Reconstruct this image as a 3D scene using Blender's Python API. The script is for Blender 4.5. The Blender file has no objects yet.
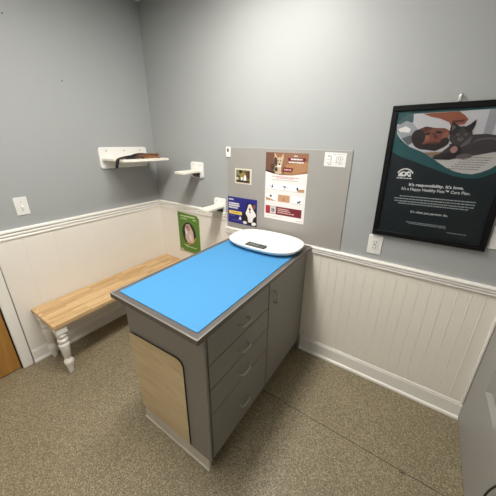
import bpy, bmesh, math, random
from mathutils import Vector, Matrix
random.seed(7)
PI = math.pi
SC = bpy.context.scene
COL = SC.collection

# ------------------------------------------------------------------ materials
def lin(c):
    c = c / 255.0
    return c / 12.92 if c <= 0.04045 else ((c + 0.055) / 1.055) ** 2.4
def rgb(r, g, b): return (lin(r), lin(g), lin(b), 1.0)

def mat(name, col, rough=0.5, metal=0.0, bump=0.0, bscale=60.0, vary=0.0, vscale=6.0, spec=0.5, coat=0.0):
    m = bpy.data.materials.new(name); m.use_nodes = True
    nt = m.node_tree; N = nt.nodes; L = nt.links
    b = N['Principled BSDF']
    b.inputs['Base Color'].default_value = col
    b.inputs['Roughness'].default_value = rough
    b.inputs['Metallic'].default_value = metal
    b.inputs['Specular IOR Level'].default_value = spec
    b.inputs['Coat Weight'].default_value = coat
    tc = N.new('ShaderNodeTexCoord')
    if vary > 0:
        n = N.new('ShaderNodeTexNoise'); n.inputs['Scale'].default_value = vscale; n.inputs['Detail'].default_value = 4
        L.new(tc.outputs['Object'], n.inputs['Vector'])
        mx = N.new('ShaderNodeMix'); mx.data_type = 'RGBA'
        mx.inputs[6].default_value = tuple(max(0, c * (1 - vary)) for c in col[:3]) + (1,)
        mx.inputs[7].default_value = tuple(min(1, c * (1 + vary)) for c in col[:3]) + (1,)
        L.new(n.outputs['Fac'], mx.inputs[0]); L.new(mx.outputs[2], b.inputs['Base Color'])
    if bump > 0:
        n2 = N.new('ShaderNodeTexNoise'); n2.inputs['Scale'].default_value = bscale; n2.inputs['Detail'].default_value = 3
        L.new(tc.outputs['Object'], n2.inputs['Vector'])
        bp = N.new('ShaderNodeBump'); bp.inputs['Strength'].default_value = bump; bp.inputs['Distance'].default_value = 0.01
        L.new(n2.outputs['Fac'], bp.inputs['Height']); L.new(bp.outputs['Normal'], b.inputs['Normal'])
    return m

def ramp(N, stops):
    r = N.new('ShaderNodeValToRGB'); e = r.color_ramp.elements
    while len(e) < len(stops): e.new(0.5)
    for el, (p, c) in zip(e, stops): el.position = p; el.color = c
    return r

def floor_mat():
    m = mat('speckled_vinyl', rgb(150, 138, 112), 0.42, bump=0.06, bscale=90)
    nt = m.node_tree; N = nt.nodes; L = nt.links; b = N['Principled BSDF']
    tc = N.new('ShaderNodeTexCoord')
    v = N.new('ShaderNodeTexVoronoi'); v.inputs['Scale'].default_value = 240
    n = N.new('ShaderNodeTexNoise'); n.inputs['Scale'].default_value = 150; n.inputs['Detail'].default_value = 6; n.inputs['Roughness'].default_value = .7
    big = N.new('ShaderNodeTexNoise'); big.inputs['Scale'].default_value = 3.0; big.inputs['Detail'].default_value = 3
    for q in (v, n, big): L.new(tc.outputs['Object'], q.inputs['Vector'])
    sep = N.new('ShaderNodeSeparateColor'); L.new(v.outputs['Color'], sep.inputs['Color'])
    ad = N.new('ShaderNodeMath'); ad.operation = 'ADD'
    mu = N.new('ShaderNodeMath'); mu.operation = 'MULTIPLY'; mu.inputs[1].default_value = .5
    L.new(sep.outputs['Red'], mu.inputs[0])
    mu2 = N.new('ShaderNodeMath'); mu2.operation = 'MULTIPLY'; mu2.inputs[1].default_value = .5
    L.new(n.outputs['Fac'], mu2.inputs[0])
    L.new(mu.outputs[0], ad.inputs[0]); L.new(mu2.outputs[0], ad.inputs[1])
    r = ramp(N, [(.2, rgb(94, 84, 64)), (.42, rgb(130, 118, 94)), (.6, rgb(144, 132, 107)), (.82, rgb(190, 179, 152))])
    L.new(ad.outputs[0], r.inputs['Fac'])
    mx = N.new('ShaderNodeMix'); mx.data_type = 'RGBA'; mx.blend_type = 'MULTIPLY'; mx.inputs[0].default_value = .45
    r2 = ramp(N, [(.3, (.75, .73, .68, 1)), (.7, (1, 1, 1, 1))])
    L.new(big.outputs['Fac'], r2.inputs['Fac'])
    L.new(r.outputs['Color'], mx.inputs[6]); L.new(r2.outputs['Color'], mx.inputs[7])
    L.new(mx.outputs[2], b.inputs['Base Color'])
    return m

def stave_mat():
    m = mat('butcher_block_oak', rgb(214, 176, 122), 0.38)
    nt = m.node_tree; N = nt.nodes; L = nt.links; b = N['Principled BSDF']
    tc = N.new('ShaderNodeTexCoord')
    mp = N.new('ShaderNodeMapping'); mp.inputs['Rotation'].default_value = (0, 0, PI / 2)
    L.new(tc.outputs['Object'], mp.inputs['Vector'])
    br = N.new('ShaderNodeTexBrick')
    br.inputs['Scale'].default_value = 1; br.inputs['Brick Width'].default_value = .22; br.inputs['Row Height'].default_value = .027
    br.inputs['Mortar Size'].default_value = .0006; br.offset = .37
    br.inputs['Color1'].default_value = rgb(226, 194, 146); br.inputs['Color2'].default_value = rgb(198, 158, 108); br.inputs['Mortar'].default_value = rgb(160, 118, 70)
    L.new(mp.outputs['Vector'], br.inputs['Vector'])
    mp2 = N.new('ShaderNodeMapping'); mp2.inputs['Scale'].default_value = (60, 4, 60)
    L.new(tc.outputs['Object'], mp2.inputs['Vector'])
    n = N.new('ShaderNodeTexNoise'); n.inputs['Scale'].default_value = 1.5; n.inputs['Detail'].default_value = 5
    L.new(mp2.outputs['Vector'], n.inputs['Vector'])
    r = ramp(N, [(.3, (.72, .66, .58, 1)), (.65, (1, 1, 1, 1))])
    L.new(n.outputs['Fac'], r.inputs['Fac'])
    mx = N.new('ShaderNodeMix'); mx.data_type = 'RGBA'; mx.blend_type = 'MULTIPLY'; mx.inputs[0].default_value = .6
    L.new(br.outputs['Color'], mx.inputs[6]); L.new(r.outputs['Color'], mx.inputs[7])
    L.new(mx.outputs[2], b.inputs['Base Color'])
    return m

def grain_mat(name, c1, c2, scale=(3, 3, 14), rough=.45, ns=2.0):
    m = mat(name, c1, rough)
    nt = m.node_tree; N = nt.nodes; L = nt.links; b = N['Principled BSDF']
    tc = N.new('ShaderNodeTexCoord')
    mp = N.new('ShaderNodeMapping'); mp.inputs['Scale'].default_value = scale
    L.new(tc.outputs['Object'], mp.inputs['Vector'])
    n = N.new('ShaderNodeTexNoise'); n.inputs['Scale'].default_value = ns; n.inputs['Detail'].default_value = 5; n.inputs['Distortion'].default_value = .6
    L.new(mp.outputs['Vector'], n.inputs['Vector'])
    r = ramp(N, [(.35, c2), (.62, c1)])
    L.new(n.outputs['Fac'], r.inputs['Fac']); L.new(r.outputs['Color'], b.inputs['Base Color'])
    return m

def glass_mat():
    m = bpy.data.materials.new('picture_glazing'); m.use_nodes = True
    nt = m.node_tree; N = nt.nodes; L = nt.links
    N.remove(N['Principled BSDF'])
    t = N.new('ShaderNodeBsdfTransparent'); g = N.new('ShaderNodeBsdfGlossy'); g.inputs['Roughness'].default_value = .04
    f = N.new('ShaderNodeFresnel'); f.inputs['IOR'].default_value = 1.18
    mx = N.new('ShaderNodeMixShader')
    L.new(f.outputs[0], mx.inputs[0]); L.new(t.outputs[0], mx.inputs[1]); L.new(g.outputs[0], mx.inputs[2])
    L.new(mx.outputs[0], N['Material Output'].inputs['Surface'])
    return m

def emit_mat(name, col, s):
    m = bpy.data.materials.new(name); m.use_nodes = True
    b = m.node_tree.nodes['Principled BSDF']
    b.inputs['Base Color'].default_value = col
    b.inputs['Emission Color'].default_value = col
    b.inputs['Emission Strength'].default_value = s
    return m

M = {}
M['wall'] = mat('grey_wall_paint', rgb(165, 167, 166), .45, bump=.02, bscale=22, vary=.02, vscale=2.5, spec=.18)
M['ceil'] = mat('white_ceiling_paint', rgb(226, 225, 220), .8)
M['floor'] = floor_mat()
M['cream'] = mat('cream_wainscot_paint', rgb(238, 232, 222), .42, bump=.02, bscale=40, vary=.015)
M['trim'] = mat('white_trim_paint', rgb(242, 238, 230), .38, bump=.01, bscale=50)
M['bead'] = mat('white_beadboard_paint', rgb(240, 234, 222), .42)
M['seam'] = mat('floor_seam_grime', rgb(70, 62, 48), .8)
M['spot'] = mat('dark_floor_stain', rgb(34, 30, 24), .8)
M['doorwood'] = grain_mat('orange_brown_door_veneer', rgb(182, 134, 66), rgb(160, 112, 50), (8, 8, 1.2), .4)
M['gap'] = mat('dark_gap', rgb(30, 25, 20), .8)
M['doorgrey'] = mat('grey_door_paint', rgb(160, 158, 153), .42, vary=.02)
M['cab'] = mat('grey_cabinet_paint', rgb(132, 128, 120), .42, bump=.015, bscale=60, vary=.03)
M['cabshade'] = mat('grey_cabinet_gap_shade', rgb(52, 48, 44), .6)  # darkened cabinet grey: shade of the drawer gaps put into the colour
M['strip'] = mat('worn_grey_base_strip', rgb(205, 198, 184), .5, vary=.12, vscale=14)
M['counter'] = mat('grey_laminate', rgb(94, 90, 86), .3, vary=.05, vscale=30)
M['lip'] = mat('dark_worktop_lip', rgb(92, 87, 80), .35)
M['alu'] = mat('brushed_aluminium_edge', rgb(140, 135, 128), .36, metal=.3)
M['blue'] = mat('blue_mat_foam', rgb(72, 140, 190), .7, spec=.25, bump=.02, bscale=120)
M['white'] = mat('white_plastic', rgb(236, 234, 230), .32)
M['plate'] = mat('white_wall_plate_plastic', rgb(232, 230, 224), .35)
M['lcd'] = mat('dark_grey_display', rgb(74, 76, 76), .25)
M['lcdin'] = mat('grey_display_glass', rgb(96, 102, 98), .2)
M['steel'] = mat('satin_steel', rgb(190, 188, 182), .28, metal=.75)
M['leaf'] = grain_mat('pale_maple_laminate', rgb(214, 194, 154), rgb(200, 176, 134), (1.5, 1.5, 9), .45)
M['edge'] = mat('dark_board_edge', rgb(62, 52, 42), .6)
M['oak'] = stave_mat()
M['creamwood'] = mat('cream_wooden_plank', rgb(238, 231, 216), .42, vary=.04, vscale=20)
M['black'] = mat('black_plastic', rgb(18, 18, 18), .4)
M['frame'] = mat('black_picture_frame', rgb(12, 12, 13), .5, spec=.2)
M['webb'] = mat('black_webbing', rgb(22, 20, 20), .8, bump=.1, bscale=300)
M['leather'] = mat('brown_leather', rgb(138, 88, 48), .6, vary=.25, vscale=25)
M['leather2'] = mat('dark_brown_leather', rgb(64, 40, 28), .55, vary=.25, vscale=25)
M['board'] = mat('grey_notice_board', rgb(158, 154, 148), .5, vary=.02)
M['boardedge'] = mat('pale_board_edge', rgb(186, 185, 181), .5)
M['glass'] = glass_mat()
M['lamp'] = emit_mat('ceiling_light_diffuser', (1.0, .975, .925, 1), 46.0)
M['fill_lamp'] = emit_mat('added_fill_light_diffuser', (1.0, .975, .925, 1), 17.0)
def ink(name, r, g, b, rough=.45):
    k = 'ink_' + name
    if k not in M: M[k] = mat('print_' + name, rgb(r, g, b), rough)
    return M[k]

# ------------------------------------------------------------------ mesh tools
class MB:
    """collects shapes into one mesh with several materials"""
    def __init__(s): s.bm = bmesh.new(); s.mats = []
    def mi(s, m):
        if m not in s.mats: s.mats.append(m)
        return s.mats.index(m)
    def _fin(s, fs, m, smooth=False):
        i = s.mi(m)
        for f in fs: f.material_index = i; f.smooth = smooth
    def box(s, x0, x1, y0, y1, z0, z1, m, bevel=0.0, seg=2):
        vs = [s.bm.verts.new((x, y, z)) for x in (x0, x1) for y in (y0, y1) for z in (z0, z1)]
        F = [(0, 1, 3, 2), (4, 6, 7, 5), (0, 4, 5, 1), (2, 3, 7, 6), (0, 2, 6, 4), (1, 5, 7, 3)]
        fs = [s.bm.faces.new([vs[i] for i in f]) for f in F]
        s._fin(fs, m)
        if bevel > 0:
            es = list({e for f in fs for e in f.edges})
            r = bmesh.ops.bevel(s.bm, geom=es, offset=bevel, segments=seg, affect='EDGES', profile=.5)
            s._fin(r['faces'], m, True)
        return s
    def prism(s, pts, axis, a, b, m, bevel=0.0, smooth=False, capm=None):
        """polygon pts (2D) extruded along axis from a to b.
        axis 'x': pts=(y,z)   'y': pts=(x,z)   'z': pts=(x,y)"""
        def P(u, v, w): return (w, u, v) if axis == 'x' else ((u, w, v) if axis == 'y' else (u, v, w))
        A = [s.bm.verts.new(P(u, v, a)) for u, v in pts]; B = [s.bm.verts.new(P(u, v, b)) for u, v in pts]
        n = len(pts)
        c1 = s.bm.faces.new(A); c2 = s.bm.faces.new(B[::-1])
        sd = [s.bm.faces.new((A[i], B[i], B[(i + 1) % n], A[(i + 1) % n])) for i in range(n)]
        s._fin(sd, m, smooth); s._fin([c1, c2], capm or m)
        bmesh.ops.recalc_face_normals(s.bm, faces=sd + [c1, c2])
        if bevel > 0:
            es = list(set(c1.edges) | set(c2.edges))
            r = bmesh.ops.bevel(s.bm, geom=es, offset=bevel, segments=2, affect='EDGES', profile=.5)
            s._fin(r['faces'], m, True)
        return s
    def lathe(s, prof, cx, cy, m, n=28):
        rings = []
        for r, z in prof:
            rings.append([s.bm.verts.new((cx + r * math.cos(2 * PI * k / n), cy + r * math.sin(2 * PI * k / n), z)) for k in range(n)])
        fs = []
        for A, B in zip(rings, rings[1:]):
            for k in range(n): fs.append(s.bm.faces.new((A[k], A[(k + 1) % n], B[(k + 1) % n], B[k])))
        s._fin(fs, m, True)
        s._fin([s.bm.faces.new(rings[0][::-1]), s.bm.faces.new(rings[-1])], m)
        return s
    def disc(s, c, nrm, r, h, m, n=16):
        nrm = Vector(nrm).normalized(); u = nrm.orthogonal().normalized(); v = nrm.cross(u); c = Vector(c)
        A = [s.bm.verts.new(c + r * (math.cos(2 * PI * k / n) * u + math.sin(2 * PI * k / n) * v)) for k in range(n)]
        B = [s.bm.verts.new(c + h * nrm + .85 * r * (math.cos(2 * PI * k / n) * u + math.sin(2 * PI * k / n) * v)) for k in range(n)]
        fs = [s.bm.faces.new((A[k], A[(k + 1) % n], B[(k + 1) % n], B[k])) for k in range(n)] + [s.bm.faces.new(A[::-1]), s.bm.faces.new(B)]
        s._fin(fs, m); bmesh.ops.recalc_face_normals(s.bm, faces=fs); return s
    def tube(s, path, r, m, n=10, flat=None, sub=6):
        """swept tube along a smoothed path; flat=(w,t,up) gives a flat strap"""
        P = [Vector(p) for p in path]
        if sub > 1 and len(P) > 2:
            Q = []
            for i in range(len(P) - 1):
                p0 = P[max(i - 1, 0)]; p1 = P[i]; p2 = P[i + 1]; p3 = P[min(i + 2, len(P) - 1)]
                for k in range(sub):
                    t = k / sub
                    Q.append(.5 * ((2 * p1) + (p2 - p0) * t + (2 * p0 - 5 * p1 + 4 * p2 - p3) * t * t + (3 * p1 - p0 - 3 * p2 + p3) * t ** 3))
            Q.append(P[-1]); P = Q
        rings = []; u = None
        for i, p in enumerate(P):
            d = (P[min(i + 1, len(P) - 1)] - P[max(i - 1, 0)]).normalized()
            if flat:
                w = Vector(flat[2]) - d * d.dot(Vector(flat[2])); w.normalize(); q = d.cross(w)
                rings.append([s.bm.verts.new(p + a * q * flat[0] / 2 + b * w * flat[1] / 2) for a, b in ((-1, -1), (1, -1), (1, 1), (-1, 1))])
            else:
                u = d.orthogonal().normalized() if u is None else (u - d * d.dot(u)).normalized()
                q = d.cross(u)
                rings.append([s.bm.verts.new(p + r * (math.cos(2 * PI * k / n) * u + math.sin(2 * PI * k / n) * q)) for k in range(n)])
        fs = []
        for A, B in zip(rings, rings[1:]):
            k_ = len(A)
            for k in range(k_): fs.append(s.bm.faces.new((A[k], A[(k + 1) % k_], B[(k + 1) % k_], B[k])))
        fs += [s.bm.faces.new(rings[0][::-1]), s.bm.faces.new(rings[-1])]
        s._fin(fs, m, not flat); bmesh.ops.recalc_face_normals(s.bm, faces=fs)
        return s
    # flat printed shapes on a sheet facing -y, u -> x, v -> z
    def poly(s, pts, m, layer, base=0.0):
        f = s.bm.faces.new([s.bm.verts.new((u, base - layer * .00035, v)) for u, v in pts])
        s._fin([f], m)
        f.normal_update()
        if f.normal.y > 0: f.normal_flip()
        return s
    def rect(s, u0, u1, v0, v1, m, layer, base=0.0): return s.poly([(u0, v0), (u1, v0), (u1, v1), (u0, v1)], m, layer, base)
    def ell(s, cu, cv, a, b, m, layer, rot=0, base=0.0, n=28):
        c, q = math.cos(rot), math.sin(rot)
        return s.poly([(cu + a * math.cos(t) * c - b * math.sin(t) * q, cv + a * math.cos(t) * q + b * math.sin(t) * c) for t in [2 * PI * k / n for k in range(n)]], m, layer, base)
    def text(s, body, cu, cv, width, height, m, layer, base=0.0, bold=.0, shear=0.0):
        cd = bpy.data.curves.new('t', 'FONT'); cd.body = body; cd.size = 1; cd.offset = bold; cd.shear = shear; cd.resolution_u = 2
        o = bpy.data.objects.new('t', cd); COL.objects.link(o)
        bpy.context.view_layer.update()
        me = bpy.data.meshes.new_from_object(o.evaluated_get(bpy.context.evaluated_depsgraph_get()))
        xs = [v.co.x for v in me.vertices]; ys = [v.co.y for v in me.vertices]
        sx = width / (max(xs) - min(xs)); sy = height / (max(ys) - min(ys)); mx = (max(xs) + min(xs)) / 2; my = (max(ys) + min(ys)) / 2
        V = [s.bm.verts.new((cu + (v.co.x - mx) * sx, base - layer * .00035, cv + (v.co.y - my) * sy)) for v in me.vertices]
        fs = []
        for p in me.polygons:
            try:
                f = s.bm.faces.new([V[i] for i in p.vertices]); f.normal_update()
                if f.normal.y > 0: f.normal_flip()
                fs.append(f)
            except ValueError: pass
        s._fin(fs, m)
        bpy.data.objects.remove(o); bpy.data.meshes.remove(me); bpy.data.curves.remove(cd)
        return s
    def build(s, name, parent=None, loc=None, origin=None):
        """vertices are in world coordinates (or local when parent is given with loc)"""
        if origin is not None: bmesh.ops.translate(s.bm, verts=s.bm.verts, vec=-Vector(origin))
        me = bpy.data.meshes.new(name); s.bm.to_mesh(me); s.bm.free()
        for m in s.mats: me.materials.append(m)
        o = bpy.data.objects.new(name, me); COL.objects.link(o)
        if parent is not None: o.parent = parent
        if loc is not None: o.location = loc
        elif origin is not None: o.location = origin
        return o

def tag(o, label, cat, group=None):
    o['label'] = label; o['category'] = cat
    if group: o['group'] = group
    return o
def struct(o): o['kind'] = 'structure'; return o
def thing(name, loc, label, cat, group=None, rot=(0, 0, 0)):
    o = bpy.data.objects.new(name, None); COL.objects.link(o); o.empty_display_size = .05
    o.location = loc; o.rotation_euler = rot
    return tag(o, label, cat, group)
def part(mb, name, parent, sub_of=None):
    """mb holds world coordinates; keep the world place under an unrotated parent"""
    off = Vector(parent.location)
    q = parent.parent
    while q is not None: off += Vector(q.location); q = q.parent
    bmesh.ops.translate(mb.bm, verts=mb.bm.verts, vec=-off)
    return mb.build(name, parent)

def rrect(x0, x1, y0, y1, r, n=6):
    P = []
    for cx, cy, a in ((x1 - r, y1 - r, 0), (x0 + r, y1 - r, PI / 2), (x0 + r, y0 + r, PI), (x1 - r, y0 + r, 1.5 * PI)):
        for k in range(n + 1): P.append((cx + r * math.cos(a + k * PI / 2 / n), cy + r * math.sin(a + k * PI / 2 / n)))
    return P
def rpoly(pts, rad, n=6):
    """round the corners of a polygon, rad per corner"""
    out = []; k = len(pts)
    for i in range(k):
        p = Vector(pts[i]); a = Vector(pts[i - 1]); b = Vector(pts[(i + 1) % k]); r = rad[i]
        if r <= 0: out.append(tuple(p)); continue
        da = (a - p).normalized() * r; db = (b - p).normalized() * r
        for j in range(n + 1):
            t = j / n
            out.append(tuple((p + da) * (1 - t) ** 2 + 2 * p * t * (1 - t) + (p + db) * t * t))
    return out

# ------------------------------------------------------------------ the room
W, YF, H = 2.735, -3.3, 2.64
struct(MB().box(-.1, W + .1, YF - .1, .1, -.1, 0, M['floor']).build('floor'))
struct(MB().box(-.1, W + .1, YF - .1, .1, H, H + .1, M['ceil']).build('ceiling'))
struct(MB().box(-.1, W + .1, 0, .1, 0, H, M['wall']).build('wall_back'))
wl = MB()
wl.box(-.1, 0, -1.362, 0, 0, H, M['wall']); wl.box(-.1, 0, -2.212, -1.362, 2.05, H, M['wall']); wl.box(-.1, 0, YF, -2.212, 0, H, M['wall'])
struct(wl.build('wall_left'))
struct(MB().box(W, W + .1, YF, 0, 0, H, M['wall']).build('wall_right'))
struct(MB().box(-.1, W + .1, YF - .1, YF, 0, H, M['wall']).build('wall_front'))
# seams between the floor sheets, and a dark spot on one
fs = MB(); fs.box(.02, W - .05, -.5265, -.5225, -.001, .0004, M['seam'])
fl = fs.build('trim_1'); struct(fl)
st = MB(); st.poly([(0, 0)] * 0 or [(-.012, .0), (.0, -.002), (.022, -.003), (.026, .001), (.01, .004)], M['spot'], 0)
for v in st.bm.verts: v.co = Vector((2.42 + v.co.x, -.534 + v.co.z, .0008))
struct(st.build('trim_2'))

# left wainscot: plain sheets with narrow seams
def panels(axis, cuts, z0, z1, th):
    mb = MB()
    for a, b in zip(cuts, cuts[1:]):
        if axis == 'y': mb.box(0, th, a + .0002, b - .0002, z0, z1, M['cream'])
        else: mb.box(a + .0002, b - .0002, -th, 0, z0, z1, M['cream'])
    return mb
struct(panels('y', [-1.293, -1.143, -.963, -.692, -.421, -.15, -.0085], .1, .98, .01).build('trim_3'))
struct(panels('x', [.0, .43, .875], .1, .98, .008).build('trim_4'))
# chair rails (profile: depth, z) – three ridges
def rail(z0, z1, d):
    h = z1 - z0
    P = [(0, z0)]
    for a, b, q in ((0, .26, .78), (.36, .60, .88), (.70, 1, 1)):     # three rounded ridges with narrow grooves between
        P += [(d * (q - .30), z0 + h * a), (d * q * .97, z0 + h * (a + .03)), (d * q, z0 + h * (a + .10)), (d * q * .95, z0 + h * (b - .06)), (d * (q - .16), z0 + h * b)]
        if b < 1: P += [(d * .25, z0 + h * (b + .01)), (d * .25, z0 + h * (b + .07))]
    return P + [(0, z1)]
struct(MB().prism([(x, z) for x, z in rail(.972, 1.037, .023)], 'y', -1.30, -.0, M['trim']).build('trim_5'))
struct(MB().prism([(-d, z) for d, z in rail(.972, 1.037, .023)], 'x', .0, .872, M['trim']).build('trim_6'))
struct(MB().prism([(-d, z) for d, z in rail(.870, .917, .028)], 'x', .876, 2.692, M['trim']).build('trim_7'))
# beadboard on the right of the back wall
bx0, bx1 = .877, 2.677
P = [(bx1, 0), (bx0, 0), (bx0, -.010)]
x = 2.619 - .06 * 29
while x < bx1 - .01:
    if x - .008 > bx0:
        P += [(x - .0065, -.010), (x - .0052, -.0084), (x - .0035, -.0096), (x - .0015, -.0118), (x + .0015, -.0118), (x + .0035, -.0096), (x + .0052, -.0084), (x + .0065, -.010)]
    x += .06
P += [(bx1, -.010)]
struct(MB().prism(P, 'z', .118, .878, M['bead']).build('trim_8'))
struct(MB().box(2.677, 2.690, -.019, 0, .125, .873, M['trim'], .004).build('trim_9'))
# baseboards with a cap and a shoe
def base(z1, d):
    return [(0, 0), (d + .012, 0), (d + .012, .008), (d + .008, .017), (d, .021), (d, z1 - .022), (d - .004, z1 - .018), (d - .001, z1 - .010), (d - .006, z1 - .002), (d - .010, z1), (0, z1)]
struct(MB().prism([(x, z) for x, z in base(.112, .016)], 'y', -1.293, -.0, M['trim']).build('baseboard_left'))
struct(MB().prism([(-d, z) for d, z in base(.128, .017)], 'x', 1.622, 2.690, M['trim']).build('baseboard_back'))
# orange-brown door in the left wall with its flat white casing
cs = MB()
cs.box(0, .018, -1.362, -1.30, 0, 2.112, M['trim'], .003); cs.box(0, .018, -2.274, -2.212, 0, 2.112, M['trim'], .003); cs.box(0, .018, -2.212, -1.362, 2.05, 2.112, M['trim'], .003)
cs.box(-.1, 0, -1.366, -1.362, 0, 2.05, M['gap']); cs.box(-.1, 0, -2.212, -2.208, 0, 2.05, M['gap'])
struct(cs.build('trim_10'))
d1 = struct(MB().box(-.05, -.006, -2.206, -1.368, .006, 2.045, M['doorwood'], .003).build('door_1'))
hb = MB(); hb.disc((-.006, -2.13, 1.0), (1, 0, 0), .028, .01, M['steel']); hb.tube([(.0, -2.13, 1.0), (.045, -2.13, 1.0)], .01, M['steel'], sub=1); hb.tube([(.045, -2.14, 1.0), (.047, -2.09, 1.0), (.045, -2.02, 1.0)], .009, M['steel'])
part(hb, 'door_handle', d1)
# grey panelled door standing open against the right wall
dm = MB(); X0, X1 = 2.691, 2.731
ys = [-.875, -.668, -.452, -.412 + .0, -.222, -.015]
ys = [-.86, -.655, -.445, -.430, -.222, -.012]
zs = [.006, .440, 1.02, 1.16, 1.90, 2.03]
dm.box(X0 + .019, X1, -.86, -.012, .006, 2.03, M['doorgrey'])
def dbar(y0, y1, z0, z1): dm.box(X0, X0 + .020, y0, y1, z0, z1, M['doorgrey'])
cols = [(-.445, -.222), (-.745, -.522)]
dbar(-.222, -.012, .006, 2.03); dbar(-.522, -.445, .006, 2.03); dbar(-.86, -.745, .006, 2.03)
for a, b in cols:
    dbar(a, b, .006, .440); dbar(a, b, 1.02, 1.16); dbar(a, b, 1.90, 2.03)
    for z0, z1 in ((.440, 1.02), (1.16, 1.90)):
        # sloping moulding round each sunk panel, and a raised field
        o = [(a, z0), (b, z0), (b, z1), (a, z1)]; i = [(a + .018, z0 + .018), (b - .018, z0 + .018), (b - .018, z1 - .018), (a + .018, z1 - .018)]
        for k in range(4):
            q = [(X0 + .0005,) + o[k], (X0 + .0005,) + o[(k + 1) % 4], (X0 + .0188,) + i[(k + 1) % 4], (X0 + .0188,) + i[k]]
            f = dm.bm.faces.new([dm.bm.verts.new(v) for v in q]); dm._fin([f], M['doorgrey'])
d2 = struct(dm.build('door_2'))
hb = MB(); hb.disc((X0, -.80, .98), (-1, 0, 0), .028, .01, M['steel']); hb.tube([(X0, -.80, .98), (X0 - .045, -.80, .98)], .01, M['steel'], sub=1); hb.tube([(X0 - .045, -.81, .98), (X0 - .047, -.76, .98), (X0 - .045, -.70, .98)], .009, M['steel'])
part(hb, 'door_handle', d2)

# ------------------------------------------------------------------ ceiling light (above the frame), plus an added fill light
def ceiling_light(x0, x1, y0, y1, label, mt):
    t = thing('ceiling_light', ((x0 + x1) / 2, (y0 + y1) / 2, H), label, 'ceiling light', 'ceiling lights')
    m = MB()
    for a in ((x0 - .03, x1 + .03, y0 - .03, y0), (x0 - .03, x1 + .03, y1, y1 + .03), (x0 - .03, x0, y0, y1), (x1, x1 + .03, y0, y1)): m.box(*a, H - .03, H, M['white'])
    part(m, 'light_housing', t)
    part(MB().box(x0, x1, y0, y1, H - .025, H - .015, mt), 'diffuser', t)
ceiling_light(1.16, 1.46, -1.58, -.46, 'long white ceiling light above the worktop, seen only as glare on walls', M['lamp'])
ceiling_light(1.05, 1.65, -2.95, -2.35, 'added square fill light behind the viewpoint, outside the picture', M['fill_lamp'])  # unseen fixture, added to brighten the lower walls and cabinet front

# ------------------------------------------------------------------ exam cabinet with drawers
XF = 1.617; YE = -1.086; ZC = .893
t = thing('exam_cabinet', (1.34, -.55, 0), 'grey exam cabinet with four drawers and one door under the blue-matted worktop', 'cabinet')
part(MB().box(1.072, 1.588, -1.062, -.021, .1, ZC, M['cab']).box(1.5885, 1.597, -1.062, -.021, .1, ZC, M['cabshade']).box(1.09, 1.57, -1.058, -.05, 0, .1, M['cabshade']), 'body', t)
part(MB().box(1.068, XF, YE, -1.0740, .1, ZC, M['cab'], .0015), 'end_panel', t)
m = MB().box(1.074, 1.590, -1.079, -1.060, 0, .099, M['strip'], .0015).box(1.070, 1.592, -1.086, -1.0785, 0, .012, M['strip'], .003)
o = part(m, 'base_strip', t); o['label'] = 'pale worn base strip along the floor'
def pull(parent, c, vertical):
    mb = MB(); L = .036; pr = .028
    ax = Vector((0, 0, 1)) if vertical else Vector((0, 1, 0))
    c = Vector(c); out = Vector((1, 0, 0))
    mb.tube([c - L * ax, c - L * ax + .7 * pr * out, c - (L - .012) * ax + pr * out, c + (L - .012) * ax + pr * out, c + L * ax + .7 * pr * out, c + L * ax], .0048, M['steel'], n=8, sub=4)
    return part(mb, 'handle', parent)
yd0, yd1 = -1.0665, -.566
for z0, z1 in ((.711, .872), (.569, .706), (.413, .564), (.108, .408)):
    dr = part(MB().box(1.598, XF, yd0, yd1, z0, z1, M['cab'], .002), 'drawer', t)
    h = pull(dr, (XF, (yd0 + yd1) / 2, (z0 + z1) / 2 - .010), False); h['label'] = 'satin steel pull handle'
dd = part(MB().box(1.598, XF, -.558, -.045, .108, .872, M['cab'], .002), 'cabinet_door', t)
h = pull(dd, (XF, -.505, .755), True); h['label'] = 'satin steel pull handle'
part(MB().box(1.596, XF - .001, -.043, -.021, .03, ZC, M['cab']), 'filler_strip', t)
m = MB().prism(rpoly([(1.070, .655), (1.482, .682), (1.478, .114), (1.092, .128)], [.035, .05, .008, .008]), 'y', YE - .0005, YE - .0085, M['edge'], capm=M['leaf'])
o = part(m, 'flap_board', t); o['label'] = 'pale wood-grain board with rounded top corners and dark edge'

t = thing('worktop', (1.36, -.58, ZC), 'grey laminate worktop with metal edging, on the drawer cabinet', 'worktop')
part(MB().box(1.078, 1.640, -1.141, -.024, ZC + .001, .918, M['counter'], .002), 'top_slab', t)
e = MB()
def lip(x0, x1, y0, y1): e.box(x0, x1, y0, y1, ZC + .0005, .9165, M['lip'], .001); e.box(x0 - .0004, x1 + .0004, y0 - .0004, y1 + .0004, .9165, .9196, M['alu'], .0012)
lip(1.074, 1.646, -1.1475, -1.1412); lip(1.6402, 1.6462, -1.1411, -.024); lip(1.0738, 1.0778, -1.1411, -.024)
o = part(e, 'edge_trim', t); o['label'] = 'dark edge strip with a bright metal top line'

tag(MB().prism(rrect(1.104, 1.618, -1.117, -.13, .006), 'z', .9182, .9222, M['blue'], .001).build('table_mat', origin=(1.358, -.62, .9182)),
    'bright blue rectangular mat covering the grey worktop', 'mat')

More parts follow.
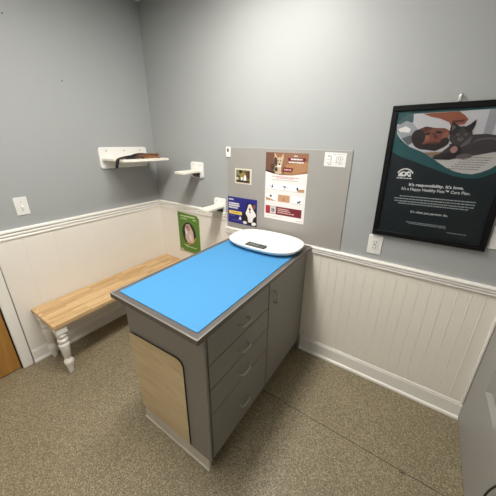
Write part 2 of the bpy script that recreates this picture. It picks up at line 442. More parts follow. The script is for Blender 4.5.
# baby scale
t = thing('weighing_scale', (1.376, -.203, .9225), 'white oval weighing scale with grey display at the wall end of the blue mat', 'scale')
m = MB()
def sup(a, b, ex=2.7, n=72):
    return [(a * math.copysign(abs(math.cos(q)) ** (2 / ex), math.cos(q)), b * math.copysign(abs(math.sin(q)) ** (2 / ex), math.sin(q))) for q in [2 * PI * k / n for k in range(n)]]
A, B = .266, .176
rings = []
for f, z in ((.72, .004), (.86, .008), (.97, .024), (1.0, .034), (.995, .040), (.97, .0435), (.93, .0425), (.86, .036), (.76, .031), (.5, .028), (.2, .027)):
    k = 1 - f
    rings.append([m.bm.verts.new((1.376 + u, -.203 + v, .9225 + z)) for u, v in sup(A - k * B, B - k * B)])
ff = []
for R0, R1 in zip(rings, rings[1:]):
    for i in range(72): ff.append(m.bm.faces.new((R0[i], R0[(i + 1) % 72], R1[(i + 1) % 72], R1[i])))
m._fin(ff, M['white'], True); m._fin([m.bm.faces.new(rings[0][::-1]), m.bm.faces.new(rings[-1])], M['white'], True)
part(m, 'weighing_tray', t)
m = MB().box(1.306, 1.446, -.362, -.302, .955, .9675, M['lcd'], .003); dsp = part(m, 'display', t); dsp['label'] = 'dark grey display panel'
part(MB().box(1.325, 1.400, -.352, -.314, .9675, .9682, M['lcdin']), 'display_window', dsp)
for sx in (-1, 1):
    for sy in (-1, 1): part(MB().lathe([(.014, .9224), (.016, .925), (.016, .9275)], 1.376 + sx * .14, -.203 + sy * .07, M['black'], 14), 'foot', t)

# ------------------------------------------------------------------ bench
t = thing('bench', (.2, -.62, 0), 'butcher-block wooden bench with white turned legs along the left wall', 'bench')
part(MB().box(.020, .377, -1.222, -.012, .412, .445, M['oak'], .004), 'seat', t)
prof = [(.016, 0), (.019, .004), (.0205, .03), (.027, .075), (.034, .092), (.0345, .108), (.027, .124), (.0215, .134), (.0215, .138), (.025, .142), (.0345, .232), (.037, .252),
        (.037, .262), (.024, .270), (.024, .274), (.034, .281), (.037, .291), (.034, .302), (.024, .309), (.024, .314), (.033, .322), (.037, .334), (.034, .344), (.026, .350), (.026, .354)]
for lx in (.335, .070):
    for ly in (-1.176, -.062):
        part(MB().lathe([(r * .88, z) for r, z in prof], lx, ly, M['trim']).box(lx - .033, lx + .033, ly - .033, ly + .033, .354, .412, M['trim'], .003), 'leg', t)

# ------------------------------------------------------------------ wall shelf + wall steps
t = thing('wall_shelf', (0, -.315, 1.46), 'white wall shelf on the left wall holding the coiled leash', 'shelf')
m = MB().prism(rrect(-.533, -.098, 1.376, 1.543, .022), 'x', .001, .017, M['white'], .003)
bp_ = part(m, 'back_plate', t)
for yy in (-.47, -.315, -.165): part(MB().disc((.017, yy, 1.515), (1, 0, 0), .0065, .002, M['steel']), 'screw', bp_)
for yy in (-.40, -.22): part(MB().disc((.017, yy, 1.405), (1, 0, 0), .006, .002, M['steel']), 'screw', bp_)
m = MB().prism(rpoly([(.017, -.518), (.335, -.518), (.335, -.104), (.017, -.104)], [0, .025, .02, 0]), 'z', 1.441, 1.459, M['creamwood'], .003)
part(m, 'plank', t)

def wall_step(x0, x1, z0, z1, px0, px1, pz, L, label):
    t = thing('wall_step', ((x0 + x1) / 2, 0, (z0 + z1) / 2), label, 'wall step', 'climbing steps on the back wall')
    m = MB().prism(rrect(x0, x1, z0, z1, .018), 'y', -.001, -.016, M['white'], .003)
    b = part(m, 'back_plate', t)
    for xx in (x0 + .03, x1 - .03): part(MB().disc((xx, -.016, z1 - .022), (0, -1, 0), .0055, .002, M['steel']), 'screw', b)
    m = MB().prism(rpoly([(px0, -.016), (px0, -L), (px1, -L), (px1, -.016)], [0, .014, .014, 0]), 'z', pz - .018, pz, M['creamwood'], .003)
    part(m, 'plank', t)
    m = MB().prism([(-.016, pz - .018), (-.075, pz - .018), (-.016, pz - .058)], 'x', (px0 + px1) / 2 - .024, px1 - .018, M['black'])
    o = part(m, 'bracket', t); o['label'] = 'black bracket under the plank'
    return t
wall_step(.493, .636, 1.302, 1.432, .508, .614, 1.366, .218, 'upper white wall step, nearest the corner shelf on the back wall')
wall_step(.746, .868, 1.022, 1.153, .756, .858, 1.095, .215, 'lower white wall step, just left of the grey notice board')

# leash lying on the shelf
t = thing('dog_leash', (.22, -.33, 1.459), 'brown and black leash lying on the white wall shelf, black loop hanging over its end', 'leash')
m = MB()
m.tube([(.262, -.545, 1.400), (.262, -.538, 1.43), (.260, -.522, 1.462), (.255, -.49, 1.468), (.25, -.45, 1.470), (.24, -.38, 1.470)], 0, M['webb'], flat=(.024, .008, (0, .3, 1)))
m.tube([(.23, -.49, 1.466), (.225, -.44, 1.474), (.22, -.38, 1.480), (.22, -.32, 1.486), (.22, -.26, 1.480)], .008, M['webb'])
m.tube([(.26, -.46, 1.467), (.27, -.40, 1.470), (.26, -.34, 1.474), (.25, -.28, 1.470)], .008, M['webb'])
o = part(m, 'handle_loop', t); o['label'] = 'black webbing loop'
m = MB()
for k in range(6):
    a = -.40 + .03 * k; zz = 1.467 + .006 * (k % 3)
    m.tube([(.275 - .02 * k, a, zz), (.285 - .02 * k, a + .07, zz + .008), (.255 - .01 * k, a + .14, zz + .004), (.245 - .01 * k, min(a + .20, -.17), zz - .001)], .0072, M['leather'] if k % 2 else M['leather2'])
m.tube([(.285, -.33, 1.466), (.295, -.29, 1.470), (.29, -.24, 1.472), (.28, -.20, 1.470), (.26, -.15, 1.463)], 0, M['leather'], flat=(.018, .007, (.5, 0, 1)))
m.tube([(.17, -.36, 1.474), (.18, -.31, 1.490), (.20, -.26, 1.492), (.22, -.20, 1.480), (.23, -.16, 1.468)], 0, M['leather2'], flat=(.018, .006, (.5, 0, 1)))
o = part(m, 'strap', t); o['label'] = 'brown leather strap folded in a bundle'

# ------------------------------------------------------------------ switches, outlet, nails
t = thing('light_switch', (0, -1.093, 1.176), 'white toggle light switch on the grey left wall above the bench', 'light switch')
pl = part(MB().box(.0005, .0065, -1.129, -1.057, 1.117, 1.236, M['plate'], .003), 'cover_plate', t)
part(MB().box(.006, .0085, -1.099, -1.087, 1.163, 1.189, M['plate'], .001), 'switch_collar', t)
m = MB().prism([(.006, 1.170), (.006, 1.184), (.021, 1.174), (.021, 1.166)], 'y', -1.098, -1.088, M['plate'], .001); part(m, 'toggle', t)
for zz in (1.147, 1.206): part(MB().disc((.0065, -1.093, zz), (1, 0, 0), .0035, .001, M['steel']), 'screw', pl)

t = thing('power_outlet', (2.041, 0, 1.016), 'white power outlet on the back wall below the framed poster', 'outlet')
pl = part(MB().box(2.001, 2.081, -.0065, -.0005, .955, 1.077, M['plate'], .003), 'cover_plate', t)
m = MB().box(2.024, 2.058, -.0095, -.006, .983, 1.050, M['plate'], .0015); part(m, 'receptacle', t)
m = MB()
for zz in (.998, 1.034):
    for xx in (2.034, 2.048): m.box(xx - .0016, xx + .0016, -.0099, -.0090, zz - .004, zz + .005, M['black'])
    m.box(2.039, 2.043, -.0099, -.0090, zz - .011, zz - .007, M['black'])
m.box(2.035, 2.047, -.0103, -.0090, 1.0135, 1.0185, M['lcd'])
part(m, 'socket_holes', t)

t = thing('light_switch', (2.595, 0, 1.173), 'white switch plate partly behind the right edge of the black framed poster', 'light switch')
pl = part(MB().box(2.552, 2.632, -.0065, -.0005, 1.114, 1.233, M['plate'], .003), 'cover_plate', t)
m = MB().prism([(-.006, 1.166), (-.006, 1.180), (-.021, 1.170), (-.021, 1.162)], 'x', 2.587, 2.597, M['plate'], .001); part(m, 'toggle', t)
for zz in (1.144, 1.203): part(MB().disc((2.592, -.0065, zz), (0, -1, 0), .0035, .001, M['steel']), 'screw', pl)

for yy, zz, lb in ((-.682, 1.973, 'tiny dark nail in the left wall, above and left of the shelf'), (-.923, 2.272, 'tiny dark nail high on the left wall near the glare')):
    tag(MB().disc((.0003, yy, zz), (1, 0, 0), .0035, .004, M['gap'], 10).build('wall_nail', origin=(0, yy, zz)), lb, 'nail', 'nails in the left wall')

# ------------------------------------------------------------------ notice board and papers
YB = -.0065
t = thing('notice_board', (1.364, 0, 1.24), 'large flat grey notice board on the back wall behind the worktop', 'notice board')
part(MB().box(.893, 1.832, YB, -.0005, .9185, 1.558, M['board']), 'panel', t)
e = MB(); e.box(.893, 1.834, YB - .001, -.0005, 1.558, 1.561, M['boardedge']); e.box(1.832, 1.8335, YB - .001, -.0005, .9185, 1.558, M['boardedge'])
o = part(e, 'edge_strip', t); o['label'] = 'pale edge strip along the top and right'
t = thing('plastic_clip', (.907, YB, 1.524), 'small white plastic clip at the top left corner of the notice board', 'clip')
part(MB().box(.885, .930, YB - .007, YB, 1.487, 1.562, M['white'], .003), 'clip_plate', t)
part(MB().box(.899, .914, YB - .009, YB - .006, 1.525, 1.550, M['lcd'], .001), 'slot', t)

def sheet(name, c, w, h, y, ground, label, cat, rot=0.0, outline=None):
    t = thing(name, (c[0], y, c[1]), label, cat, rot=(0, rot, 0))
    m = MB(); m.prism(outline or [(-w / 2, -h / 2), (w / 2, -h / 2), (w / 2, h / 2), (-w / 2, h / 2)], 'y', 0, -.0006, ground)
    m.build('paper', t)
    return t
def lines(m, rows, mt, layer, th, base):
    """unreadable small print: one thin bar of words per row"""
    for u0, u1, v in rows:
        u = u0
        while u < u1 - .002:
            w = min(random.uniform(.005, .018), u1 - u)
            m.rect(u, u + w, v - th / 2, v + th / 2, mt, layer, base); u += w + .0025
BS = -.0006
WHT = ink('white', 238, 236, 232); 
# tall poster with the dog photograph
t = sheet('poster', (1.404, 1.297), .321, .476, YB - .0004, ink('paper', 234, 230, 226), 'tall white poster with brown dog photograph and dark red banner', 'poster')
m = MB(); hx = .1605; hy = .238
m.poly([(-hx, hy), (-hx, .108), (-.10, .095), (-.03, .088), (.05, .092), (hx, .112), (hx, hy)], ink('tan', 146, 104, 78), 1, BS)
m.poly([(-hx, hy), (-hx, .108), (-.10, .095), (-.085, .14), (-.1, .2), (-.08, hy)], ink('brown', 112, 78, 60), 2, BS)
m.poly([(.0, .16), (hx, .185), (hx, .125), (.06, .098), (-.01, .10)], ink('sandy', 174, 128, 90), 2, BS)
m.poly([(-hx, .116), (-hx, .108), (-.1, .095), (-.03, .088), (-.06, .104), (-.11, .112)], ink('dark_brown', 60, 36, 32), 3, BS)
fur = ink('fawn', 202, 176, 148); furd = ink('dog_dark', 70, 56, 48)
m.poly([(-.088, .19), (-.093, .238 - .003), (-.083, .228), (-.064, .196), (-.044, .198), (-.030, .222), (-.021, .232), (-.020, .2), (-.030, .17), (-.036, .13), (-.032, .094), (-.08, .096), (-.093, .13), (-.075, .155)], fur, 4, BS)
m.ell(-.052, .178, .026, .03, fur, 5, 0, BS); m.poly([(-.086, .225), (-.078, .2), (-.07, .2), (-.083, .224)], ink('ear_pink', 220, 170, 120), 6, BS); m.poly([(-.027, .222), (-.04, .2), (-.034, .196)], ink('ear_pink', 0, 0, 0), 6, BS)
m.ell(-.079, .178, .013, .03, furd, 6, .1, BS); m.ell(-.104, .14, .016, .022, furd, 5, 0, BS); m.ell(-.075, .125, .013, .016, furd, 5, .4, BS)
m.ell(-.060, .184, .004, .004, ink('eye', 30, 24, 22), 7, 0, BS); m.ell(-.042, .184, .004, .004, ink('eye', 0, 0, 0), 7, 0, BS); m.ell(-.05, .160, .008, .006, furd, 7, 0, BS); m.ell(-.05, .15, .014, .009, WHT, 6, 0, BS)
m.build('dog_photograph', t)
m = MB(); red = ink('dark_red', 112, 26, 34)
m.poly([(.018, .186), (.143, .188), (.143, .209), (.010, .206)], red, 4, BS); lines(m, [(.035, .12, .198)], WHT, 5, .010, BS); lines(m, [(.055, .085, .219)], WHT, 4, .006, BS); lines(m, [(.020, .128, .178)], WHT, 4, .008, BS)
m.build('title_banner', t); m = MB()
m.poly([(-.026, .113), (.045, .111), (.058, .139), (-.016, .143)], red, 5, BS); lines(m, [(-.012, .042, .127)], ink('pale_pink', 214, 178, 172), 6, .010, BS)
m.build('small_banner', t); m = MB(); pink = ink('faded_red', 196, 128, 128)
lines(m, [(-.104, .101, .076), (-.068, .062, .067)], pink, 1, .005, BS); lines(m, [(-.103, .099, .054)], ink('pale_grey', 176, 172, 172), 1, .004, BS)
m.build('body_text', t); m = MB(); m.rect(-.15, .14, -.2, -.139, red, 1, BS); m.rect(-.15, -.118, -.2, -.139, ink('bright_red', 176, 30, 40), 2, BS); m.rect(-.112, -.062, -.197, -.140, ink('pack_grey', 204, 198, 196), 3, BS); m.ell(-.088, -.170, .015, .017, ink('pack_dark', 150, 146, 144), 4, 0, BS); m.ell(-.084, -.168, .004, .006, ink('eye', 0, 0, 0), 5, 0, BS)
lines(m, [(-.047, .04, -.154), (-.047, .055, -.167), (-.047, .085, -.181)], ink('pale_pink', 0, 0, 0), 2, .007, BS)
m.build('product_banner', t); m = MB(); lines(m, [(-.149, .0, -.218)], ink('pale_grey', 0, 0, 0), 1, .003, BS); m.build('small_print', t); m = MB(); lines(m, [(.1, .147, -.224)], ink('pale_grey', 0, 0, 0), 1, .003, BS)
m.build('small_print', t)
m = MB(); skin = ink('sketch_tan', 196, 150, 110); dk = ink('sketch_dark', 62, 58, 58); pale = ink('sketch_pale', 246, 244, 242)
for r, (v0, v1) in enumerate(((-.018, .028), (-.100, -.050))):
    for c, (u0, u1) in enumerate(((-.150, -.057), (-.049, .043), (.054, .148))):
        m.rect(u0, u1, v0, v1, pale, 1, BS); m.rect(u0, u1, v0, v0 + .0015, ink('sketch_line', 150, 130, 120), 2, BS)
        cu = (u0 + u1) / 2
        if (r, c) == (0, 0): m.poly([(cu - .004, v0 + .01), (cu + .012, v0 + .016), (cu + .006, v0 + .042), (cu, v0 + .026)], dk, 3, BS); m.poly([(cu - .025, v0 + .02), (cu + .01, v0 + .026), (cu - .025, v0 + .024)], dk, 3, BS)
        if (r, c) == (0, 1): m.poly([(cu - .02, v0 + .026), (cu + .004, v0 + .034), (cu + .022, v0 + .02), (cu, v0 + .024)], dk, 3, BS); m.rect(cu, cu + .003, v0 + .004, v0 + .026, dk, 3, BS)
        if (r, c) == (0, 2): m.poly([(cu - .005, v0 + .002), (u1, v0 + .002), (u1, v0 + .024), (cu, v0 + .018)], skin, 3, BS); m.ell(cu - .004, v0 + .022, .007, .011, dk, 4, 0, BS)
        if (r, c) == (1, 0): m.poly([(u0, v0 + .002), (u1 - .01, v0 + .002), (u0 + .03, v0 + .016), (u0, v0 + .024)], skin, 3, BS); m.ell(cu - .006, v0 + .034, .010, .008, dk, 4, .3, BS)
        if (r, c) == (1, 1): m.rect(u0, u1, v0, v1, skin, 3, BS); m.poly([(cu - .004, v0 + .01), (cu + .004, v0 + .012), (cu, v0 + .036)], dk, 4, BS)
        if (r, c) == (1, 2): m.ell(cu + .012, v0 + .012, .012, .006, dk, 3, .2, BS); m.ell(cu + .022, v0 + .022, .005, .005, dk, 3, 0, BS); m.rect(cu + .002, cu + .004, v0 + .002, v0 + .022, dk, 3, BS)
m.build('instruction_drawings', t)

# small photo
t = sheet('photo_print', (1.045, 1.350), .155, .116, YB - .0004, ink('cream_border', 222, 214, 192), 'small colour photo with cream border at the left of the notice board', 'photo', rot=.01)
m = MB(); m.rect(-.066, .062, -.047, .047, ink('olive', 112, 106, 56), 1, BS); m.rect(-.066, -.03, -.005, .047, ink('moss', 124, 126, 92), 2, BS); m.rect(-.066, .062, -.047, -.03, ink('umber', 58, 46, 38), 2, BS); m.rect(-.066, -.045, -.03, -.008, ink('pale_sage', 196, 196, 172), 3, BS)
m.ell(-.024, .034, .014, .012, ink('eye', 0, 0, 0), 4, 0, BS); m.poly([(.02, .035), (.062, .047), (.062, -.02), (.035, -.005)], ink('umber', 0, 0, 0), 3, BS); m.ell(.035, .02, .016, .022, ink('wine', 96, 56, 54), 4.5, .3, BS)
m.ell(.0, .008, .04, .018, ink('ochre', 150, 136, 66), 4, .25, BS); m.poly([(.004, -.03), (.032, -.03), (.028, .005), (.02, .018), (.008, -.005)], WHT, 5, BS); m.ell(-.012, -.018, .009, .013, WHT, 5, 0, BS); m.poly([(-.066, .002), (-.03, .004), (-.03, -.006), (-.066, -.008)], ink('umber', 0, 0, 0), 5, BS)
m.ell(.05, -.036, .014, .008, ink('wine', 0, 0, 0), 5, 0, BS); m.build('picture', t)

# blue flyer with black and white dog
t = sheet('flyer', (1.034, 1.0725), .284, .217, YB - .0004, ink('navy', 34, 36, 122), 'navy blue flyer with yellow button and black-and-white dog', 'flyer')
m = MB()
lines(m, [(-.132, -.082, .087)], WHT, 1, .010, BS)
m.build('title_line', t); m = MB()
for u1, v in ((-.028, .055), (-.022, .038), (-.038, .020)): lines(m, [(-.133, u1, v)], WHT, 1, .012, BS)
m.build('headline', t); m = MB(); m.poly(rrect(-.131, .0, -.034, -.006, .006), ink('yellow', 236, 206, 86), 1, BS); lines(m, [(-.11, -.02, -.020)], ink('ochre', 0, 0, 0), 2, .007, BS)
m.build('yellow_button', t); m = MB(); lines(m, [(-.132, -.07, -.048)], ink('lilac', 120, 122, 184), 1, .004, BS); m.build('small_print', t); m = MB(); lines(m, [(-.095, -.01, -.084)], ink('lilac', 0, 0, 0), 1, .004, BS)
m.build('small_print', t)
m = MB(); blk = ink('dog_black', 22, 20, 26)
m.poly([(.02, -.1), (.0, -.07), (.004, -.03), (.03, -.0), (.04, .02), (.044, .06), (.06, .078), (.085, .07), (.118, .077), (.13, .05), (.141, -.01), (.141, -.107)], blk, 2, BS)
m.poly([(.062, .05), (.095, .055), (.105, .03), (.13, .0), (.136, -.02), (.112, -.04), (.10, -.078), (.062, -.082), (.055, -.04), (.035, -.01), (.045, .012)], WHT, 3, BS)
m.ell(.078, .045, .020, .024, ink('muzzle', 232, 214, 206), 4, 0, BS); m.ell(.116, .05, .012, .022, ink('dog_brown', 126, 84, 66), 4, -.2, BS); m.ell(.076, .028, .010, .008, blk, 5, 0, BS); m.ell(.078, .008, .007, .014, ink('tongue', 196, 110, 110), 4.5, .2, BS)
m.ell(.03, -.088, .020, .012, WHT, 4, 0, BS); m.ell(.115, -.088, .022, .014, WHT, 4, .2, BS); m.ell(.058, .075, .006, .012, blk, 3, .4, BS)
m.poly([(-.034, -.07), (-.006, -.074), (-.008, -.052), (-.018, -.044)], WHT, 3, BS); m.build('dog_picture', t)

# white chart
t = sheet('chart', (1.7335, 1.506), .133, .083, YB - .0004, ink('card', 232, 230, 228), 'small white card with faint grey markings at the top right of the notice board', 'card', rot=.015)
m = MB(); g = ink('faint_grey', 192, 190, 190); g2 = ink('mid_grey', 158, 156, 156)
m.rect(-.06, -.018, -.014, .010, WHT, 1, BS); m.rect(-.02, .006, .0, .026, WHT, 1, BS); m.rect(.01, .055, .03, .033, g, 1, BS)
lines(m, [(-.046, -.024, .019), (-.04, -.026, -.03), (-.028, -.02, .006)], g2, 2, .006, BS); lines(m, [(-.055, -.03, .0), (-.055, -.035, -.02), (-.012, .002, .031), (.005, .02, -.018)], g, 2, .005, BS); m.rect(-.027, -.021, -.03, .014, g, 2, BS); m.rect(.008, .012, -.02, .02, g, 2, BS)
m.ell(.033, .008, .016, .013, g, 2, 0, BS); m.ell(.033, .007, .011, .009, WHT, 3, 0, BS); m.ell(.033, .005, .004, .004, ink('faded_red', 0, 0, 0), 4, 0, BS); lines(m, [(.022, .045, -.014), (.025, .05, -.024)], g, 2, .006, BS)
m.build('markings', t)

# green leaflet on the wainscot
out = [(-.143, .208), (.108, .199), (.124, .190), (.1425, .172), (.1425, -.205), (-.1425, -.205)]
t = sheet('leaflet', (.4045, .748), .285, .41, -.0085, ink('green', 92, 134, 44), 'green leaflet with oval dog picture taped to the wainscot above the bench', 'leaflet', outline=out)
m = MB()
m.ell(-.002, .003, .093, .115, ink('black_oval', 24, 24, 20), 1, 0, BS); 
m.poly([(.0, -.112), (.05, -.09), (.085, -.05), (.09, -.02), (.05, -.055), (.0, -.085), (-.04, -.095)], ink('amber', 196, 146, 84), 2, BS)
m.poly([(-.03, -.09), (.05, -.085), (.062, -.03), (.055, .03), (.03, .075), (.01, .1), (-.03, .095), (-.055, .05), (-.05, .0), (-.055, -.05)], ink('blush', 214, 190, 180), 3, BS)
m.ell(-.01, .06, .03, .03, ink('rose', 186, 140, 132), 4, .2, BS); m.ell(.02, -.03, .02, .035, ink('muzzle', 0, 0, 0), 4, .2, BS); m.ell(-.035, .02, .012, .03, WHT, 4, .1, BS); m.ell(-.02, .072, .008, .008, ink('rose_dark', 120, 76, 70), 5, 0, BS)
m.build('oval_picture', t)
m = MB(); pg = ink('pale_green', 206, 220, 176)
lines(m, [(-.106, .09, .174)], pg, 1, .013, BS); lines(m, [(-.105, -.02, .148), (.06, .105, .150)], pg, 1, .010, BS); m.build('headline', t); m = MB(); lines(m, [(-.077, -.02, -.124), (-.05, .09, -.135)], pg, 1, .009, BS)
m.build('caption', t); m = MB(); m.rect(-.14, .06, -.205, -.19, ink('leaflet_foot', 196, 178, 152), 1, BS); m.rect(-.14, -.09, -.19, -.17, ink('leaflet_foot', 0, 0, 0), 1, BS); m.build('footer', t)

# ------------------------------------------------------------------ framed poster on a hook
ROT = -.014
t = thing('framed_poster', (2.275, -.004, 1.442), 'large black framed poster of a man and grey cat hanging on the back wall', 'framed poster', rot=(0, ROT, 0))
hw, hh, bw = .264, .348, .027
m = MB(); dY = -.022
for a in ((-hw, hw, hh - bw, hh), (-hw, hw, -hh, -hh + bw), (-hw, -hw + bw, -hh + bw, hh - bw), (hw - bw, hw, -hh + bw, hh - bw)): m.box(a[0], a[1], dY, .0, a[2], a[3], M['frame'], .003)
m.build('frame', t)
iw, ih = hw - bw, hh - bw
pb = -.010
teal_d = ink('deep_teal', 8, 25, 32); teal = ink('teal', 28, 84, 88)
m = MB(); m.box(-iw, iw, pb, -.002, -ih, ih, teal_d); pr = m.build('poster_sheet', t)
m = MB()
m.poly([(-iw, ih), (-iw, .125), (-.2, .104), (-.138, .082), (-.04, .047), (.061, .013), (.12, .004), (.17, .012), (.205, .034), (iw, .056), (iw, ih)], teal, 1, pb)
m.poly([(-.232, .26), (-.225, .215), (-.207, .191), (-.175, .162), (-.151, .147), (-.115, .133), (-.082, .119), (-.05, .098), (-.017, .077), (.02, .053), (.055, .037), (.092, .028), (.129, .026), (.16, .036), (.19, .054), (.215, .078), (iw, .105), (iw, .312), (-.19, .306), (-.215, .29)], ink('pale_linen', 204, 203, 208), 2, pb)
m.poly([(.06, .31), (iw, .312), (iw, .15), (.12, .15), (.1, .22)], ink('window_light', 206, 206, 212), 3, pb); m.poly([(.13, .31), (.165, .312), (.16, .17), (.13, .18)], ink('window_grey', 168, 168, 176), 4, pb)
m.poly([(-.232, .26), (-.215, .29), (-.19, .306), (-.165, .306), (-.16, .27), (-.175, .25)], ink('dim_teal', 70, 96, 100), 3, pb)
m.poly([(-.05, .1), (-.017, .077), (.02, .053), (.055, .037), (.092, .028), (.129, .026), (.16, .036), (.19, .054), (.215, .078), (iw, .1), (iw, .13), (.1, .115), (.03, .1)], ink('newsprint', 206, 202, 200), 3, pb)
for k in range(6):
    lines(m, [(.03 + .012 * k, .15 + .008 * k, .048 + .011 * k)], ink('newsprint_line', 140, 134, 134), 4, .004, pb)
m.poly([(-.09, .122), (-.05, .1), (.06, .118), (.06, .13), (-.04, .125)], ink('table_tan', 150, 120, 92), 4, pb)
m.build('photo_background', t)
m = MB(); sk = ink('skin', 128, 74, 60); skd = ink('skin_shade', 88, 48, 40); hr = ink('hair', 40, 28, 28)
m.poly([(-.232, .25), (-.19, .275), (-.16, .262), (-.13, .23), (-.14, .17), (-.165, .156), (-.2, .19), (-.225, .22)], ink('shirt', 164, 168, 172), 4, pb); m.poly([(-.225, .235), (-.19, .25), (-.165, .235), (-.17, .218), (-.21, .222)], WHT, 5, pb); m.poly([(-.2, .19), (-.165, .205), (-.14, .2), (-.145, .17), (-.165, .156)], ink('shirt_grey', 96, 104, 108), 5, pb)
m.ell(-.082, .186, .066, .050, hr, 6, .15, pb); m.ell(-.125, .195, .030, .038, hr, 9, .3, pb); m.ell(-.01, .172, .018, .022, hr, 9.5, -.4, pb)
m.poly([(-.138, .205), (-.128, .235), (-.1, .246), (-.06, .238), (-.02, .236), (.004, .222), (.002, .195), (-.012, .165), (-.045, .148), (-.08, .155), (-.115, .17)], sk, 7, pb)
m.poly([(-.1, .16), (-.06, .172), (-.02, .168), (.0, .185), (-.005, .15), (-.04, .13), (-.085, .136), (-.115, .16)], hr, 8, pb)
m.poly([(-.132, .226), (-.1, .246), (-.07, .24), (-.09, .222), (-.115, .215)], skd, 8, pb); m.ell(-.088, .212, .013, .006, hr, 9, .2, pb); m.ell(-.042, .218, .014, .006, hr, 9, -.1, pb); m.poly([(-.068, .214), (-.055, .19), (-.045, .187), (-.042, .196), (-.058, .215)], skd, 9, pb); m.ell(-.012, .2, .012, .02, ink('skin_light', 156, 96, 78), 8, -.2, pb); m.ell(-.09, .19, .016, .014, ink('skin_light', 0, 0, 0), 8, 0, pb); m.ell(-.05, .168, .02, .006, skd, 9, .1, pb)
m.poly([(-.125, .305), (.02, .308), (.045, .29), (.062, .272), (.05, .25), (.02, .252), (.005, .238), (-.01, .262), (-.05, .28), (-.09, .29)], ink('arm', 150, 86, 64), 7, pb)
m.poly([(.0, .268), (.05, .272), (.045, .262), (.01, .258)], skd, 8, pb); m.poly([(.005, .25), (.04, .258), (.045, .25), (.02, .246)], ink('skin_light', 0, 0, 0), 9, pb)
m.build('printed_man', t)
m = MB(); ct = ink('cat_grey', 62, 56, 58); cd_ = ink('cat_dark', 38, 34, 36); cl_ = ink('cat_light', 104, 96, 98)
m.poly([(.085, .205), (.14, .208), (.19, .20), (iw, .205), (iw, .135), (.18, .128), (.1, .108), (.03, .092), (-.035, .098), (-.045, .108), (-.02, .118), (.01, .15), (.03, .18)], ct, 10, pb)
m.ell(.048, .2, .044, .043, ct, 11, 0, pb); m.poly([(.003, .205), (.0, .235), (.004, .266), (.022, .252), (.042, .238), (.03, .205)], cd_, 12, pb); m.poly([(.052, .236), (.075, .252), (.092, .271), (.093, .245), (.084, .215), (.07, .215)], cd_, 12, pb)
m.poly([(.008, .222), (.007, .25), (.022, .24)], cl_, 13, pb); m.poly([(.01, .165), (.03, .13), (-.02, .11), (-.05, .098), (-.035, .09), (.03, .09), (.07, .12), (.06, .155)], cd_, 12, pb)
m.ell(.035, .206, .007, .006, ink('cat_eye', 92, 92, 78), 13, 0, pb); m.ell(.066, .206, .007, .006, ink('cat_eye', 0, 0, 0), 13, 0, pb); m.ell(.05, .186, .012, .010, cl_, 13, 0, pb); m.ell(.05, .19, .004, .003, cd_, 14, 0, pb)
m.ell(.035, .138, .014, .016, ink('paw_pink', 176, 134, 124), 13, 0, pb); m.poly([(.083, .19), (.094, .201), (.088, .165), (.06, .148), (.055, .155)], cl_, 13, pb); m.ell(.15, .17, .05, .022, cl_, 11, .05, pb); m.ell(.15, .165, .05, .02, ct, 12, .05, pb); m.ell(.08, .108, .03, .012, cl_, 13, .1, pb)
m.build('printed_cat', t)
m = MB(); LT = ink('pale_lettering', 240, 243, 243); LG = ink('dim_lettering', 176, 188, 190)
m.text("It's responsibility. It's love.", -.004, -.045, .238, .021, LT, 1, pb, .03)
m.build('headline', t); m = MB(); m.text("It's a Happy Healthy Pets\u2122 Care Plan.", -.004, -.069, .300, .021, LT, 1, pb, .012)
m.build('subheading', t); m = MB(); lines(m, [(-.157, .176, -.108), (-.181, .176, -.122), (-.178, .174, -.136), (-.158, .158, -.148)], LG, 1, .005, pb)
m.build('body_text', t); m = MB(); m.text("It's what pet parents do.", -.004, -.191, .170, .017, LT, 1, pb, .01)
m.build('tagline', t); m = MB(); lines(m, [(-.1, .084, -.249), (-.087, .084, -.257)], LG, 1, .0035, pb)
m.build('small_print', t); m = MB(); lines(m, [(.095, .178, -.279)], LG, 1, .003, pb)
m.build('small_print', t)
m = MB()   # emblem: arch over a dog and a cat
arc = [(-.151 + .040 * math.cos(a), .004 + .036 * math.sin(a)) for a in [PI * (.1 + .8 * k / 14) for k in range(15)]]; arc2 = [(-.151 + .034 * math.cos(a), .004 + .030 * math.sin(a)) for a in [PI * (.1 + .8 * k / 14) for k in range(15)]]
m.poly(arc + arc2[::-1], LT, 1, pb)
m.poly([(-.182, -.004), (-.184, .008), (-.172, .02), (-.16, .024), (-.146, .02), (-.138, .026), (-.128, .024), (-.124, .012), (-.122, -.004), (-.134, -.004), (-.14, .006), (-.15, -.003)], LT, 2, pb); m.ell(-.158, .012, .006, .006, teal_d, 3, 0, pb); m.ell(-.133, .012, .004, .005, teal_d, 3, 0, pb)
lines(m, [(-.188, -.116, -.012)], LT, 1, .005, pb); m.build('emblem', t)
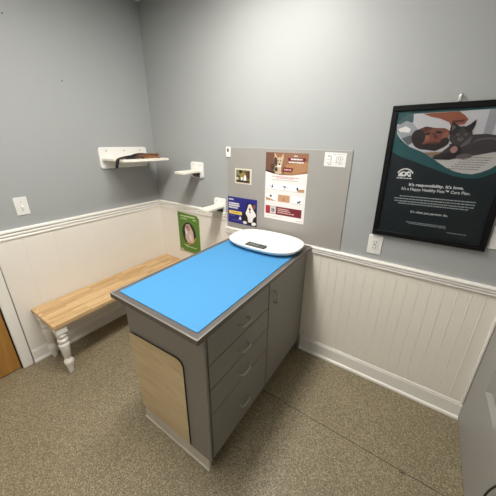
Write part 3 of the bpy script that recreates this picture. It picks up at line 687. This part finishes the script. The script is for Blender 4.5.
m = MB(); m.box(-iw, iw, -.0185, -.0165, -ih, ih, M['glass']); m.build('glazing', t)

t = thing('wall_hook', (2.281, 0, 1.806), 'small white wall hook above the black framed poster', 'hook')
m = MB(); m.box(2.275, 2.287, -.005, -.0005, 1.796, 1.824, M['white'], .002); part(m, 'hook_plate', t)
m = MB(); m.tube([(2.281, -.004, 1.818), (2.281, -.016, 1.826), (2.281, -.027, 1.820), (2.281, -.030, 1.800)], .0035, M['steel']); part(m, 'hook_arm', t)

# black cord hanging in front of the grey door
tag(MB().tube([(2.676, -.770, .60), (2.672, -.710, .48), (2.672, -.668, .38), (2.672, -.648, .28), (2.668, -.660, .15), (2.655, -.71, .03), (2.62, -.78, .006), (2.6, -.9, .006)], .0035, M['black']).build('hanging_cable', origin=(2.62, -.78, .006)),
    'black cable curving down in front of the grey door at the right edge', 'cable')

# ------------------------------------------------------------------ camera
R = ((0.8362527, 0.5481562, 0.0143582), (0.2024983, -0.2843806, -0.9370817), (-0.5095840, 0.7865446, -0.3488147))   # right, down, forward
C = (2.22258157, -1.67537833, 1.60485081); F = 260.354149; PX, PY = 4.77831, -9.910518
cam = bpy.data.cameras.new('camera'); co = bpy.data.objects.new('camera', cam); COL.objects.link(co)
rt, dn, fw = (Vector(r) for r in R)
mw = Matrix.Identity(4)
for i in range(3): mw[i][0] = rt[i]; mw[i][1] = -dn[i]; mw[i][2] = -fw[i]; mw[i][3] = C[i]
co.matrix_world = mw
cam.sensor_fit = 'HORIZONTAL'; cam.sensor_width = 36; cam.lens = F / 496 * 36; cam.shift_x = -PX / 496; cam.shift_y = PY / 496; cam.clip_start = .02
SC.camera = co

wd = bpy.data.worlds.new('world'); SC.world = wd; wd.use_nodes = True
wd.node_tree.nodes['Background'].inputs[0].default_value = (.8, .85, 1, 1); wd.node_tree.nodes['Background'].inputs[1].default_value = .05
vs = SC.view_settings; vs.view_transform = 'Standard'; vs.look = 'None'; vs.gamma = 1; vs.use_curve_mapping = False; vs.exposure = 0.05
